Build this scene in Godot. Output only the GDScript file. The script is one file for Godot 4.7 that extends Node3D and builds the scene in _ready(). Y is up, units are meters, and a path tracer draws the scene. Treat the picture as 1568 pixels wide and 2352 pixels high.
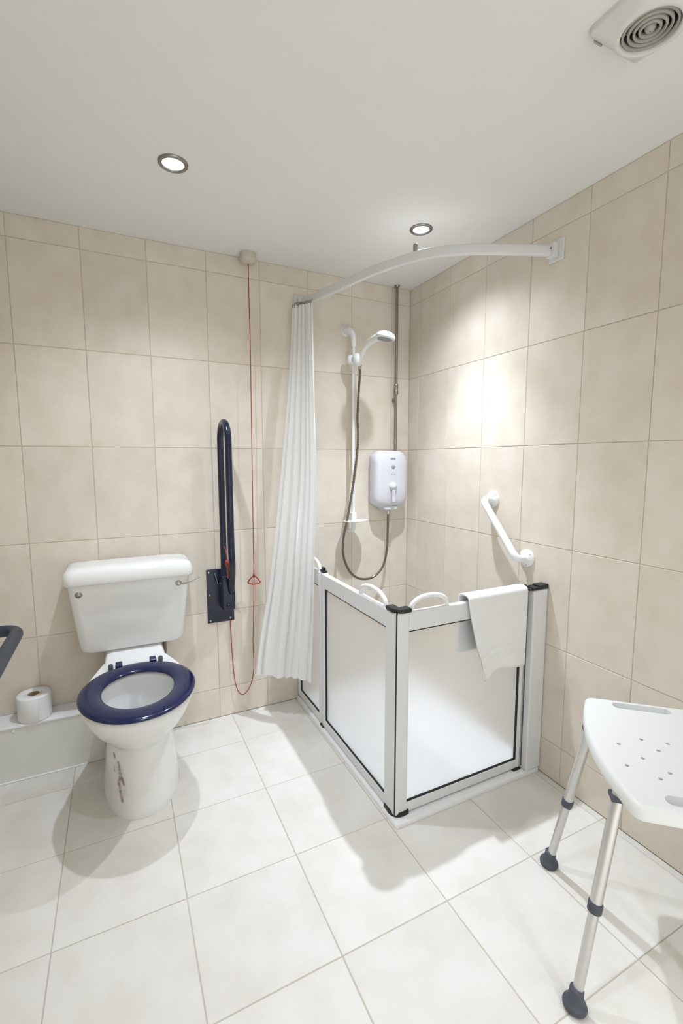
extends Node3D
# A tiled wet room: half-height shower enclosure in the far right corner, toilet on the left, shower stool in front.
# World: the corner of the two tiled walls is x = 0, z = 0; the floor is y = 0; x runs left (negative), z towards the camera.

const CEIL := 2.24
const LEFT := -2.02
const FRONT := 3.6
const JOINT := 0.0028

var M := {}
var used := {}
var rng := RandomNumberGenerator.new()


func _ready() -> void:
	rng.seed = 7
	# ---- camera
	var cam := Camera3D.new()
	cam.name = "camera"
	add_child(cam)
	cam.fov = 96.46
	cam.near = 0.02
	cam.position = Vector3(-1.5281, 1.2912, 2.2411)
	cam.rotation = Vector3(-0.1114, -0.4547, -0.0017)
	cam.current = true
	# ---- environment and exposure
	var we := WorldEnvironment.new()
	we.name = "world_environment"
	var env := Environment.new()
	env.background_mode = Environment.BG_COLOR
	env.background_color = Color(0, 0, 0)
	env.tonemap_mode = Environment.TONE_MAPPER_LINEAR
	env.tonemap_exposure = 1.17
	env.sdfgi_enabled = true
	env.ssao_enabled = true
	env.ssil_enabled = true
	we.environment = env
	add_child(we)
	make_materials()
	# ---- recessed downlights, then two added fill lamps behind the camera
	downlight(Vector3(-1.317, CEIL, 0.585), "recessed chrome-rimmed downlight in the ceiling nearer the toilet", 0.45, 42.0, 0.78, 66.0)
	downlight(Vector3(-0.352, CEIL, 0.587), "recessed chrome-rimmed downlight in the ceiling over the shower corner", 1.95, 39.0, 0.74, 66.0)
	downlight(Vector3(-1.317, CEIL, 1.58), "recessed chrome-rimmed downlight in the ceiling above where the camera looks from", 0.15, 42.0, 0.42, 66.0)
	downlight(Vector3(-1.45, CEIL, 3.30), "added fill downlight behind the camera by the unseen front wall, left one of the two", 4.9, 43.0, 0.3, 66.0)  # added fill: washes the unseen front wall to raise the bounced light
	downlight(Vector3(-0.55, CEIL, 3.30), "added fill downlight behind the camera by the unseen front wall, right one of the two", 4.9, 43.0, 0.3, 66.0)  # second added fill lamp, same purpose as the left one
	# ---- the setting
	build_room()
	# ---- things, large first
	shower_enclosure()
	toilet()
	stool()
	pipe_box()
	curtain_rail()
	shower_curtain()
	drop_rail()
	side_rail()
	heater()
	riser()
	grab_bar()
	towel()
	fan()
	pull_cord()
	roll_of_paper()


# ------------------------------------------------------------------ naming
func numbered(called: String, parent: Node) -> String:
	var key := str(parent.get_instance_id()) + called
	var n: int = used.get(key, 0)
	used[key] = n + 1
	return called if n == 0 else "%s_%03d" % [called, n]


func thing(called: String, label: String, category: String, at := Vector3.ZERO, group := "") -> Node3D:
	var o := Node3D.new()
	o.name = numbered(called, self)
	add_child(o, true)
	o.position = at
	o.set_meta("label", label)
	o.set_meta("category", category)
	if group != "":
		o.set_meta("group", group)
	return o


func part(called: String, mesh: Mesh, m: Material, parent: Node, label := "") -> MeshInstance3D:
	var o := MeshInstance3D.new()
	o.name = numbered(called, parent)
	o.mesh = mesh
	o.material_override = m
	parent.add_child(o, true)
	if label != "":
		o.set_meta("label", label)
	return o


# ------------------------------------------------------------------ materials
func noise_tex(freq: float, colors: Array, sd: int, size := 512, octaves := 4, stops := []) -> NoiseTexture2D:
	var n := FastNoiseLite.new()
	n.noise_type = FastNoiseLite.TYPE_SIMPLEX_SMOOTH
	n.seed = sd
	n.frequency = freq
	n.fractal_octaves = octaves
	n.fractal_gain = 0.55
	var t := NoiseTexture2D.new()
	t.width = size
	t.height = size
	t.seamless = true
	t.noise = n
	if colors.size():
		var g := Gradient.new()
		var off := PackedFloat32Array()
		var cols := PackedColorArray()
		for i in colors.size():
			off.append(stops[i] if stops.size() else float(i) / (colors.size() - 1))
			cols.append(colors[i])
		g.offsets = off
		g.colors = cols
		t.color_ramp = g
	return t


func c8(r: int, g: int, b: int) -> Color:
	return Color(r / 255.0, g / 255.0, b / 255.0)


func flat(called: String, c: Color, rough: float, metal := 0.0, spec := 0.5) -> StandardMaterial3D:
	var m := StandardMaterial3D.new()
	m.resource_name = called
	m.albedo_color = c
	m.roughness = rough
	m.metallic = metal
	m.metallic_specular = spec
	M[called] = m
	return m


func make_materials() -> void:
	var wall_t := noise_tex(0.010, [c8(222, 210, 191), c8(227, 216, 199), c8(230, 220, 204), c8(233, 224, 210)], 3, 512, 5, [0.0, 0.38, 0.62, 1.0])
	var floor_t := noise_tex(0.009, [c8(221, 215, 204), c8(226, 221, 211), c8(229, 225, 216), c8(232, 229, 221)], 11, 512, 5, [0.0, 0.38, 0.62, 1.0])
	for i in 4:
		var w := flat("wall_tile_%s" % ["a", "b", "c", "d"][i], Color.WHITE.darkened([0.0, 0.015, 0.03, 0.01][i]), 0.42)
		w.albedo_texture = wall_t
		w.uv1_scale = Vector3(1.1, 0.95, 1)
		w.uv1_offset = Vector3(0.23 * i, 0.31 * i, 0)
		var f := flat("floor_tile_%s" % ["a", "b", "c", "d"][i], Color.WHITE.darkened([0.0, 0.012, 0.02, 0.008][i]), 0.5)
		f.albedo_texture = floor_t
		f.uv1_offset = Vector3(0.37 * i, 0.11 * i, 0)
	flat("grout", c8(203, 191, 168), 0.9)
	flat("floor_grout", c8(194, 186, 168), 0.9)
	flat("ceiling_paint", c8(238, 236, 231), 0.85)
	flat("wall_paint", c8(240, 238, 232), 0.8)
	flat("ceramic", c8(238, 237, 233), 0.12)
	flat("plastic_white", c8(238, 238, 236), 0.3)
	flat("heater_white", c8(210, 209, 213), 0.28)
	flat("stool_white", c8(238, 239, 235), 0.42)
	flat("frame_white", c8(226, 226, 224), 0.38)
	flat("painted_white", c8(228, 227, 218), 0.5)
	flat("cord_housing", c8(206, 198, 184), 0.5)
	flat("black_rubber", c8(18, 18, 20), 0.55)
	flat("black_plastic", c8(22, 22, 24), 0.4)
	flat("grey_rubber", c8(74, 78, 86), 0.6)
	flat("navy", c8(11, 24, 48), 0.25)
	flat("slate_blue", c8(42, 54, 68), 0.4)  # lighter copy of navy: the light on the left rail put into its colour
	flat("seat_blue", c8(17, 27, 70), 0.18)
	flat("chrome", c8(196, 194, 190), 0.14, 1.0)
	flat("dull_chrome", c8(150, 145, 136), 0.3, 1.0)
	flat("satin_metal", c8(150, 149, 147), 0.3, 1.0)
	flat("rail_stud", c8(150, 146, 138), 0.5)
	flat("alloy", c8(208, 206, 202), 0.33, 0.85)
	flat("hose_metal", c8(120, 114, 106), 0.28, 0.95)
	flat("red_cord", c8(168, 62, 44), 0.7)
	flat("fan_dark", c8(34, 32, 28), 0.8)
	flat("fan_white", c8(226, 224, 220), 0.5)
	flat("grille", c8(176, 172, 162), 0.5)
	flat("grey_print", c8(150, 150, 156), 0.6)
	flat("card", c8(150, 128, 96), 0.9)
	flat("drain", c8(60, 60, 60), 0.4)
	flat("hole_shadow", c8(196, 198, 192), 0.6)
	var cu := flat("curtain_cloth", c8(250, 250, 248), 0.75)
	cu.backlight_enabled = true
	cu.backlight = Color(0.8, 0.8, 0.79)
	cu.cull_mode = BaseMaterial3D.CULL_DISABLED
	var tw := flat("terry", c8(244, 244, 241), 0.95)
	tw.heightmap_enabled = true
	tw.heightmap_texture = noise_tex(0.2, [], 21, 256, 2)
	tw.heightmap_scale = 0.12
	tw.uv1_triplanar = true
	tw.uv1_scale = Vector3.ONE * 9.0
	var tp := flat("tissue", c8(240, 240, 237), 0.95)
	tp.heightmap_enabled = true
	tp.heightmap_texture = noise_tex(0.12, [], 23, 256, 2)
	tp.heightmap_scale = 0.06
	tp.uv1_triplanar = true
	tp.uv1_scale = Vector3.ONE * 10.0
	var gl := flat("obscured_pane", Color(1.0, 1.0, 0.995, 0.06), 0.40)
	gl.refraction_enabled = true
	gl.refraction_scale = 0.02
	var wa := flat("water", Color(0.9, 0.95, 0.95, 0.05), 0.02)
	wa.refraction_enabled = true
	wa.refraction_scale = 0.033
	var lamp := flat("lamp_glow", Color.WHITE, 0.5)
	lamp.emission_enabled = true
	lamp.emission = Color(1.0, 0.98, 0.95)
	lamp.emission_energy_multiplier = 2.2
	# the pan: glazed white, with a brown stain of its own low on its left side
	var im := Image.create(512, 256, false, Image.FORMAT_RGB8)
	im.fill(c8(238, 237, 233))
	pan_stain(im)
	var pc := flat("pan_ceramic", Color.WHITE, 0.13)
	pc.albedo_texture = ImageTexture.create_from_image(im)


func pan_stain(im: Image) -> void:
	var blobs := []
	# strokes as (u0, v0, u1, v1, width, strength) in the pan's own unwrap: u round it, v from the floor up
	for s in [[0.640, 0.40, 0.652, 0.31, 3.0, 0.75], [0.652, 0.31, 0.644, 0.24, 3.2, 0.8], [0.654, 0.33, 0.668, 0.26, 2.4, 0.85], [0.646, 0.24, 0.662, 0.13, 2.6, 0.7], [0.612, 0.44, 0.614, 0.43, 3.2, 0.8], [0.616, 0.35, 0.617, 0.32, 2.2, 0.35], [0.645, 0.36, 0.66, 0.2, 9.0, 0.16]]:
		blobs.append(s)
	var fl := FastNoiseLite.new()
	fl.seed = 4
	fl.frequency = 0.12
	for y in range(110, 256):
		for x in range(280, 380):
			var k := 0.0
			for s in blobs:
				var a := Vector2(s[0] * 512, (1.0 - s[1]) * 256)
				var b := Vector2(s[2] * 512, (1.0 - s[3]) * 256)
				var q := Geometry2D.get_closest_point_to_segment(Vector2(x, y), a, b)
				var d: float = q.distance_to(Vector2(x, y)) / s[4]
				k = maxf(k, s[5] * clampf(1.7 - d, 0.0, 1.0) * clampf(0.75 + 0.7 * fl.get_noise_2d(x, y), 0.2, 1.0))
			if k > 0.0:
				im.set_pixel(x, y, c8(238, 237, 233).lerp(c8(118, 92, 68), k))


# ------------------------------------------------------------------ mesh helpers
func st() -> SurfaceTool:
	var s := SurfaceTool.new()
	s.begin(Mesh.PRIMITIVE_TRIANGLES)
	return s


func done(s: SurfaceTool) -> ArrayMesh:
	s.generate_normals()
	s.index()
	return s.commit()


func quad(s: SurfaceTool, a: Vector3, b: Vector3, c: Vector3, d: Vector3) -> void:
	for v in [a, b, c, a, c, d]:
		s.add_vertex(v)


# rings run counter-clockwise about the direction they progress in
func loft(s: SurfaceTool, rings: Array, cap0 := true, cap1 := true, sg := 0, uvs := 0) -> void:
	s.set_smooth_group(sg)
	for i in rings.size() - 1:
		var a: PackedVector3Array = rings[i]
		var b: PackedVector3Array = rings[i + 1]
		var n := a.size()
		for j in n:
			var k := (j + 1) % n
			if uvs == 2:
				for e in [a[j], b[j], b[k], a[j], b[k], a[k]]:
					s.set_uv(Vector2(0.02, 0.02))
					s.add_vertex(e)
			elif uvs == 1:
				var u0 := float(j) / n
				var u1 := float(j + 1) / n
				var v0 := a[j].y
				var v1 := b[j].y
				for e in [[a[j], u0, v0], [b[j], u0, v1], [b[k], u1, v1], [a[j], u0, v0], [b[k], u1, v1], [a[k], u1, v0]]:
					s.set_uv(Vector2(e[1], 1.0 - e[2] / 0.5))
					s.add_vertex(e[0])
			else:
				quad(s, a[j], b[j], b[k], a[k])
	s.set_smooth_group(sg + 1)
	if cap0:
		cap(s, rings[0], true, uvs > 0)
	s.set_smooth_group(sg + 2)
	if cap1:
		cap(s, rings[-1], false, uvs > 0)


func cap(s: SurfaceTool, r: PackedVector3Array, flip: bool, uvs := false) -> void:
	var c := Vector3.ZERO
	for v in r:
		c += v
	c /= r.size()
	for j in r.size():
		var k := (j + 1) % r.size()
		for v in [c, r[j] if flip else r[k], r[k] if flip else r[j]]:
			if uvs:
				s.set_uv(Vector2(0.02, 0.02))
			s.add_vertex(v)


# lathe about y: profile of (radius, height) from the bottom up on the outside
func lathe(profile: Array, n := 32, xf := Transform3D(), c0 := true, c1 := true) -> ArrayMesh:
	var s := st()
	lathe_to(s, profile, n, xf, c0, c1)
	return done(s)


func lathe_to(s: SurfaceTool, profile: Array, n := 32, xf := Transform3D(), c0 := true, c1 := true, sg := 0) -> void:
	var rings := []
	for p in profile:
		var r := PackedVector3Array()
		for j in n:
			var a := TAU * j / n
			r.append(xf * Vector3(p[0] * cos(a), p[1], -p[0] * sin(a)))
		rings.append(r)
	loft(s, rings, c0, c1, sg)


# turns the y axis of a lathe to point along d, standing at p
func along(p: Vector3, d: Vector3) -> Transform3D:
	var y := d.normalized()
	var x := y.cross(Vector3.UP if absf(y.y) < 0.9 else Vector3.RIGHT).normalized()
	return Transform3D(Basis(x, y, x.cross(y)), p)


func tube(pts: Array, r: float, n := 14, c := true) -> ArrayMesh:
	var s := st()
	tube_to(s, pts, r, n, c)
	return done(s)


func tube_to(s: SurfaceTool, pts: Array, r: float, n := 14, c := true, radii := []) -> void:
	var rings := []
	var nn := Vector3.ZERO
	for i in pts.size():
		var d: Vector3 = (pts[mini(i + 1, pts.size() - 1)] - pts[maxi(i - 1, 0)]).normalized()
		if i == 0:
			nn = d.cross(Vector3(0.31, 0.92, 0.2)).normalized()
		nn = (nn - d * nn.dot(d)).normalized()
		var bb := d.cross(nn)
		var ring := PackedVector3Array()
		var rr: float = radii[i] if radii.size() else r
		for j in n:
			var a := TAU * j / n
			ring.append(pts[i] + (nn * cos(a) + bb * sin(a)) * rr)
		rings.append(ring)
	loft(s, rings, c, c)


# a polyline with its corners rounded
func fillet(pts: Array, r: float, n := 8) -> Array:
	var out := [pts[0]]
	for i in range(1, pts.size() - 1):
		var p: Vector3 = pts[i]
		var a: Vector3 = pts[i - 1] - p
		var b: Vector3 = pts[i + 1] - p
		var rr := minf(r, minf(a.length(), b.length()) * 0.49)
		var p0 := p + a.normalized() * rr
		var p1 := p + b.normalized() * rr
		for k in n + 1:
			var t := float(k) / n
			out.append(p0.lerp(p, t).lerp(p.lerp(p1, t), t))
	out.append(pts[-1])
	return out


func spline(pts: Array, n := 8) -> Array:
	var out := []
	for i in pts.size() - 1:
		var a: Vector3 = pts[maxi(i - 1, 0)]
		var b: Vector3 = pts[i]
		var c: Vector3 = pts[i + 1]
		var d: Vector3 = pts[mini(i + 2, pts.size() - 1)]
		for k in n:
			out.append(b.cubic_interpolate(c, a, d, float(k) / n))
	out.append(pts[-1])
	return out


# rounded rectangle in the x, y plane, counter-clockwise seen from +z
func rr(w: float, h: float, r: float, z: float, n := 6) -> PackedVector3Array:
	var out := PackedVector3Array()
	r = clampf(r, 0.0003, minf(w, h) * 0.499)
	for q in 4:
		var cx := (w / 2 - r) * (1 if q == 0 or q == 3 else -1)
		var cy := (h / 2 - r) * (1 if q < 2 else -1)
		for k in n + 1:
			var a := PI / 2 * (q + float(k) / n)
			out.append(Vector3(cx + r * cos(a), cy + r * sin(a), z))
	return out


# a plate standing on z = 0 facing +z, with rounded corners and a rounded front edge
func plate_to(s: SurfaceTool, w: float, h: float, t: float, r: float, b: float, xf := Transform3D()) -> void:
	var rings := [rr(w, h, r, 0.0)]
	for k in 5:
		var a := PI / 2 * k / 4.0
		var inset := b * (1.0 - cos(a))
		rings.append(rr(w - 2 * inset, h - 2 * inset, r - inset, t - b + b * sin(a)))
	loft(s, placed(rings, xf), true, true)


func placed(rings: Array, xf: Transform3D) -> Array:
	var out := []
	for ring in rings:
		var r := PackedVector3Array()
		for v in ring:
			r.append(xf * v)
		out.append(r)
	return out


func plate(w: float, h: float, t: float, r: float, b: float, xf := Transform3D()) -> ArrayMesh:
	var s := st()
	plate_to(s, w, h, t, r, b, xf)
	return done(s)


# a box with all edges rounded: between the corners a and b
func rbox(a: Vector3, b: Vector3, r := 0.003, n := 3) -> ArrayMesh:
	var s := st()
	rbox_to(s, a, b, r, n)
	return s.commit()


func rbox_to(s: SurfaceTool, a: Vector3, b: Vector3, r := 0.003, n := 3) -> void:
	var c := (a + b) / 2
	var h := (b - a).abs() / 2
	r = minf(r, minf(h.x, minf(h.y, h.z)) * 0.98)
	var inner := h - Vector3(r, r, r)
	var rows := []
	for i in 2 * (n + 1):
		var top := i > n
		var lat := -PI / 2 + PI / 2 * (i if not top else i - 1) / n
		var row := []
		for q in 4:
			for k in n + 1:
				var lon := PI / 2 * (q + float(k) / n)
				var d := Vector3(cos(lat) * cos(lon), sin(lat), -cos(lat) * sin(lon))
				var sg := Vector3(1 if q == 0 or q == 3 else -1, 1 if top else -1, -1 if q < 2 else 1)
				row.append([c + inner * sg + d * r, d])
		rows.append(row)
	for i in rows.size() - 1:
		for j in rows[0].size():
			var k: int = (j + 1) % rows[0].size()
			for e in [rows[i][j], rows[i + 1][j], rows[i + 1][k], rows[i][j], rows[i + 1][k], rows[i][k]]:
				s.set_normal(e[1])
				s.add_vertex(e[0])
	for up in [1, -1]:
		var y: float = c.y + h.y * up
		var p := [Vector3(c.x - inner.x, y, c.z - inner.z), Vector3(c.x + inner.x, y, c.z - inner.z), Vector3(c.x + inner.x, y, c.z + inner.z), Vector3(c.x - inner.x, y, c.z + inner.z)]
		if up < 0:
			p.reverse()
		for k in [0, 1, 2, 0, 2, 3]:
			s.set_normal(Vector3(0, up, 0))
			s.add_vertex(p[k])


# cap of an outline with holes, lying in y = 0 seen from +y; outlines are lists of (x, z)
func holed(outer: PackedVector2Array, holes: Array) -> Array:
	var poly := Array(outer)
	var left := holes.duplicate()
	while left.size():
		var best := [1e9, 0, 0, 0]
		for hi in left.size():
			for i in poly.size():
				for j in left[hi].size():
					var d: float = poly[i].distance_squared_to(left[hi][j])
					if d < best[0]:
						best = [d, hi, i, j]
		var h: Array = Array(left[best[1]])
		left.remove_at(best[1])
		var turned := []
		for j in h.size() + 1:
			turned.append(h[(best[3] + j) % h.size()])
		var at: int = best[2]
		poly = poly.slice(0, at + 1) + turned + poly.slice(at)
	var pv := PackedVector2Array(poly)
	return [pv, ear_clip(pv)]


func ear_clip(p: PackedVector2Array) -> PackedInt32Array:
	# p counter-clockwise (x right, y up), may touch itself along bridges
	var idx := range(p.size())
	var out := PackedInt32Array()
	var guard := 0
	while idx.size() > 3 and guard < 20000:
		guard += 1
		var cut := false
		for i in idx.size():
			var ia: int = idx[(i - 1 + idx.size()) % idx.size()]
			var ib: int = idx[i]
			var ic: int = idx[(i + 1) % idx.size()]
			var a := p[ia]
			var b := p[ib]
			var c := p[ic]
			if (b - a).cross(c - a) <= 1e-12:
				continue
			var clear := true
			for k in idx:
				var q := p[k]
				if q == a or q == b or q == c:
					continue
				if (b - a).cross(q - a) >= -1e-12 and (c - b).cross(q - b) >= -1e-12 and (a - c).cross(q - c) >= -1e-12:
					clear = false
					break
			if clear:
				out.append_array([ia, ib, ic])
				idx.remove_at(i)
				cut = true
				break
		if not cut:
			break
	if idx.size() == 3:
		out.append_array([idx[0], idx[1], idx[2]])
	return out


# ------------------------------------------------------------------ the room
func tile_mesh(w: float, h: float, off: Vector2, t := 0.006) -> ArrayMesh:
	# faces +z, its face on z = 0, lower-left corner at the origin; the stone pattern is laid at true scale from a spot of its own
	var s := st()
	s.set_smooth_group(-1)
	var b := 0.0011
	var f := [Vector3(b, b, 0), Vector3(w - b, b, 0), Vector3(w - b, h - b, 0), Vector3(b, h - b, 0)]
	var e := [Vector3(0, 0, -b), Vector3(w, 0, -b), Vector3(w, h, -b), Vector3(0, h, -b)]
	var g := [Vector3(0, 0, -t), Vector3(w, 0, -t), Vector3(w, h, -t), Vector3(0, h, -t)]
	var faces := [[f[3], f[2], f[1], f[0]]]
	for i in 4:
		var k := (i + 1) % 4
		faces.append([f[k], e[k], e[i], f[i]])
		faces.append([e[k], g[k], g[i], e[i]])
	for q in faces:
		for k in [0, 1, 2, 0, 2, 3]:
			s.set_uv(Vector2(q[k].x, -q[k].y) + off)
			s.add_vertex(q[k])
	return done(s)


func tile_wall(wall: Node3D, us: Array, vs: Array, base: Transform3D, kind: String) -> void:
	var shared := {}
	for i in us.size() - 1:
		for j in vs.size() - 1:
			var w: float = us[i + 1] - us[i] - JOINT
			var h: float = vs[j + 1] - vs[j] - JOINT
			if w < 0.01 or h < 0.01:
				continue
			var kindred := rng.randi() % 7
			var key := "%.4f %.4f %d" % [w, h, kindred]
			if not shared.has(key):
				shared[key] = tile_mesh(w, h, Vector2(0.37 * kindred, 0.61 * kindred))
			var t := part("tile", shared[key], M[kind + ["a", "b", "c", "d"][rng.randi() % 4]], wall)
			var jig := Basis.from_euler(Vector3(rng.randf_range(-1, 1), rng.randf_range(-1, 1), rng.randf_range(-0.3, 0.3)) * 0.0016)
			t.transform = base * Transform3D(jig, Vector3(us[i] + JOINT / 2, vs[j] + JOINT / 2, rng.randf_range(-0.0003, 0.0003)))


func setting(called: String, a: Vector3, b: Vector3, m: Material) -> MeshInstance3D:
	var s := st()
	s.set_smooth_group(-1)
	var bm := BoxMesh.new()
	bm.size = (b - a).abs()
	var o := part(called, bm, m, self)
	o.position = (a + b) / 2
	o.set_meta("kind", "structure")
	return o


func steps(from: float, to: float, first: float, size: float) -> Array:
	var out := [from]
	var v := first
	while v < to - 0.012:
		if v > from + 0.012:
			out.append(v)
		v += size
	out.append(to)
	return out


func build_room() -> void:
	var rows := [0.0, 0.152, 0.552, 0.952, 1.352, 1.752, 2.152, CEIL]
	var th := 0.12
	var g := 0.0016
	var floor_n := setting("floor", Vector3(LEFT - th, -0.12, -th), Vector3(th, -g, FRONT + th), M.floor_grout)
	floor_n.set_meta("label", "pale stone-effect tiled floor with thin grout lines")
	var w_back := setting("wall_back", Vector3(LEFT - th, 0, -th), Vector3(th, CEIL, -g), M.grout)
	w_back.set_meta("label", "beige tiled wall behind the toilet and the shower heater")
	var w_right := setting("wall_right", Vector3(g, 0, -g), Vector3(th, CEIL, FRONT + th), M.grout)
	w_right.set_meta("label", "beige tiled wall beside the shower stool")
	var w_left := setting("wall_left", Vector3(LEFT - th, 0, -g), Vector3(LEFT - g, CEIL, FRONT + th), M.grout)
	setting("unseen_wall_front", Vector3(LEFT - g, 0, FRONT), Vector3(g, CEIL, FRONT + th), M.wall_paint)  # out of view; kept white to throw the fill lamps' light back
	var ceil_n := setting("ceiling", Vector3(LEFT - th, CEIL, -th), Vector3(th, CEIL + 0.12, FRONT + th), M.ceiling_paint)
	ceil_n.set_meta("label", "plain white painted ceiling")
	# tiles: children placed in the slab's own axes
	var xs := steps(LEFT, 0.0, -2.119, 0.25)
	tile_wall(w_back, xs, rows, w_back.transform.affine_inverse(), "wall_tile_")
	# right wall: u runs along -z when seen from inside
	var zs := steps(-FRONT, 0.0, -3.596, 0.25)
	tile_wall(w_right, zs, rows, w_right.transform.affine_inverse() * Transform3D(Basis(Vector3(0, 0, -1), Vector3.UP, Vector3(-1, 0, 0)), Vector3.ZERO), "wall_tile_")
	var zl := steps(0.0, FRONT, 0.2, 0.25)
	tile_wall(w_left, zl, rows, w_left.transform.affine_inverse() * Transform3D(Basis(Vector3(0, 0, 1) * -1, Vector3.UP, Vector3(1, 0, 0)), Vector3(LEFT, 0, FRONT)), "wall_tile_")
	# floor: u along x, v along -z
	var fx := steps(LEFT, 0.0, -2.0931, 0.3441)
	var fz := steps(-FRONT, 0.0, -3.7105, 0.3463)
	tile_wall(floor_n, fx, fz, floor_n.transform.affine_inverse() * Transform3D(Basis(Vector3.RIGHT, Vector3(0, 0, -1), Vector3.UP), Vector3.ZERO), "floor_tile_")


# ------------------------------------------------------------------ lights
func downlight(at: Vector3, label: String, beam: float, beam_angle: float, spill: float, spill_angle: float) -> void:
	var t := thing("ceiling_downlight", label, "downlight", at, "recessed ceiling downlights")
	part("rim", lathe([[0.0335, -0.0005], [0.0335, -0.004], [0.036, -0.0065], [0.040, -0.0072], [0.044, -0.006], [0.0465, -0.003], [0.047, 0.0]].map(func(p): return [p[0], p[1]]), 40, Transform3D(), false, false), M.satin_metal, t, "satin chrome rim")
	var s := st()
	lathe_to(s, [[0.0001, -0.0035], [0.02, -0.0032], [0.0335, -0.0012], [0.0337, -0.0004]], 32)
	part("lamp", done(s), M.lamp_glow, t, "glowing lamp face")
	# a reflector lamp: a tight beam inside a wide soft spill
	for e in [[beam, beam_angle], [spill, spill_angle]]:
		var l := SpotLight3D.new()
		l.name = "lamp_light"
		l.light_color = Color(0.897, 0.937, 1.0)
		l.light_energy = e[0]
		l.light_size = 0.018
		l.spot_range = 9.0
		l.spot_attenuation = 2.0
		l.spot_angle = e[1]
		l.spot_angle_attenuation = 1.0
		l.shadow_enabled = true
		l.rotation.x = -PI / 2
		l.position.y = -0.012
		t.add_child(l, true)


# ------------------------------------------------------------------ shower enclosure
func frame_panel(called: String, label: String, span: float, stile0: float, stile1: float, gasket_sides: Array, handle: Array, group: String) -> Node3D:
	# built along +x from 0 to span, its outer face on z = 0, then moved by the caller
	var t := thing(called, label, "shower screen", Vector3.ZERO, group)
	var y0 := 0.022
	var y1 := 0.775
	var d := 0.03
	part("stile", rbox(Vector3(0, y0, -d), Vector3(stile0, y1, 0), 0.008, 4), M.frame_white, t)
	part("stile", rbox(Vector3(span - stile1, y0, -d), Vector3(span, y1, 0), 0.008, 4), M.frame_white, t)
	part("bottom_rail", rbox(Vector3(stile0 - 0.004, y0, -d + 0.003), Vector3(span - stile1 + 0.004, y0 + 0.038, -0.003), 0.004), M.frame_white, t)
	part("top_rail", rbox(Vector3(stile0 - 0.004, 0.702, -d + 0.003), Vector3(span - stile1 + 0.004, y1 - 0.004, -0.003), 0.006), M.frame_white, t)
	var s := st()
	var x0 := stile0
	var x1 := span - stile1
	var ya := y0 + 0.036
	var yb := 0.704
	var w := 0.0065
	if "left" in gasket_sides:
		rbox_to(s, Vector3(x0 - 0.001, ya, -0.013), Vector3(x0 + w, yb, -0.006), 0.001, 2)
	if "right" in gasket_sides:
		rbox_to(s, Vector3(x1 - w, ya, -0.013), Vector3(x1 + 0.001, yb, -0.006), 0.001, 2)
	rbox_to(s, Vector3(x0, ya, -0.013), Vector3(x1, ya + w, -0.006), 0.001, 2)
	rbox_to(s, Vector3(x0, yb - w * 0.8, -0.013), Vector3(x1, yb, -0.006), 0.001, 2)
	part("gasket", s.commit(), M.black_rubber, t, "thin black rubber gasket")
	var pane := BoxMesh.new()
	pane.size = Vector3(x1 - x0 + 0.006, yb - ya + 0.006, 0.004)
	var p := part("pane", pane, M.obscured_pane, t, "white obscured pane")
	p.position = Vector3((x0 + x1) / 2, (ya + yb) / 2, -0.015)
	if handle.size():
		var a: float = handle[0]
		var b: float = handle[1]
		var pts := []
		for k in 21:
			var q := PI * k / 20.0
			pts.append(Vector3((a + b) / 2 - (b - a) / 2 * cos(q), 0.768 + handle[2] * pow(sin(q), 0.75), -0.015))
		part("handle", tube(pts, 0.0085, 12), M.plastic_white, t, "white arched handle")
	return t


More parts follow.
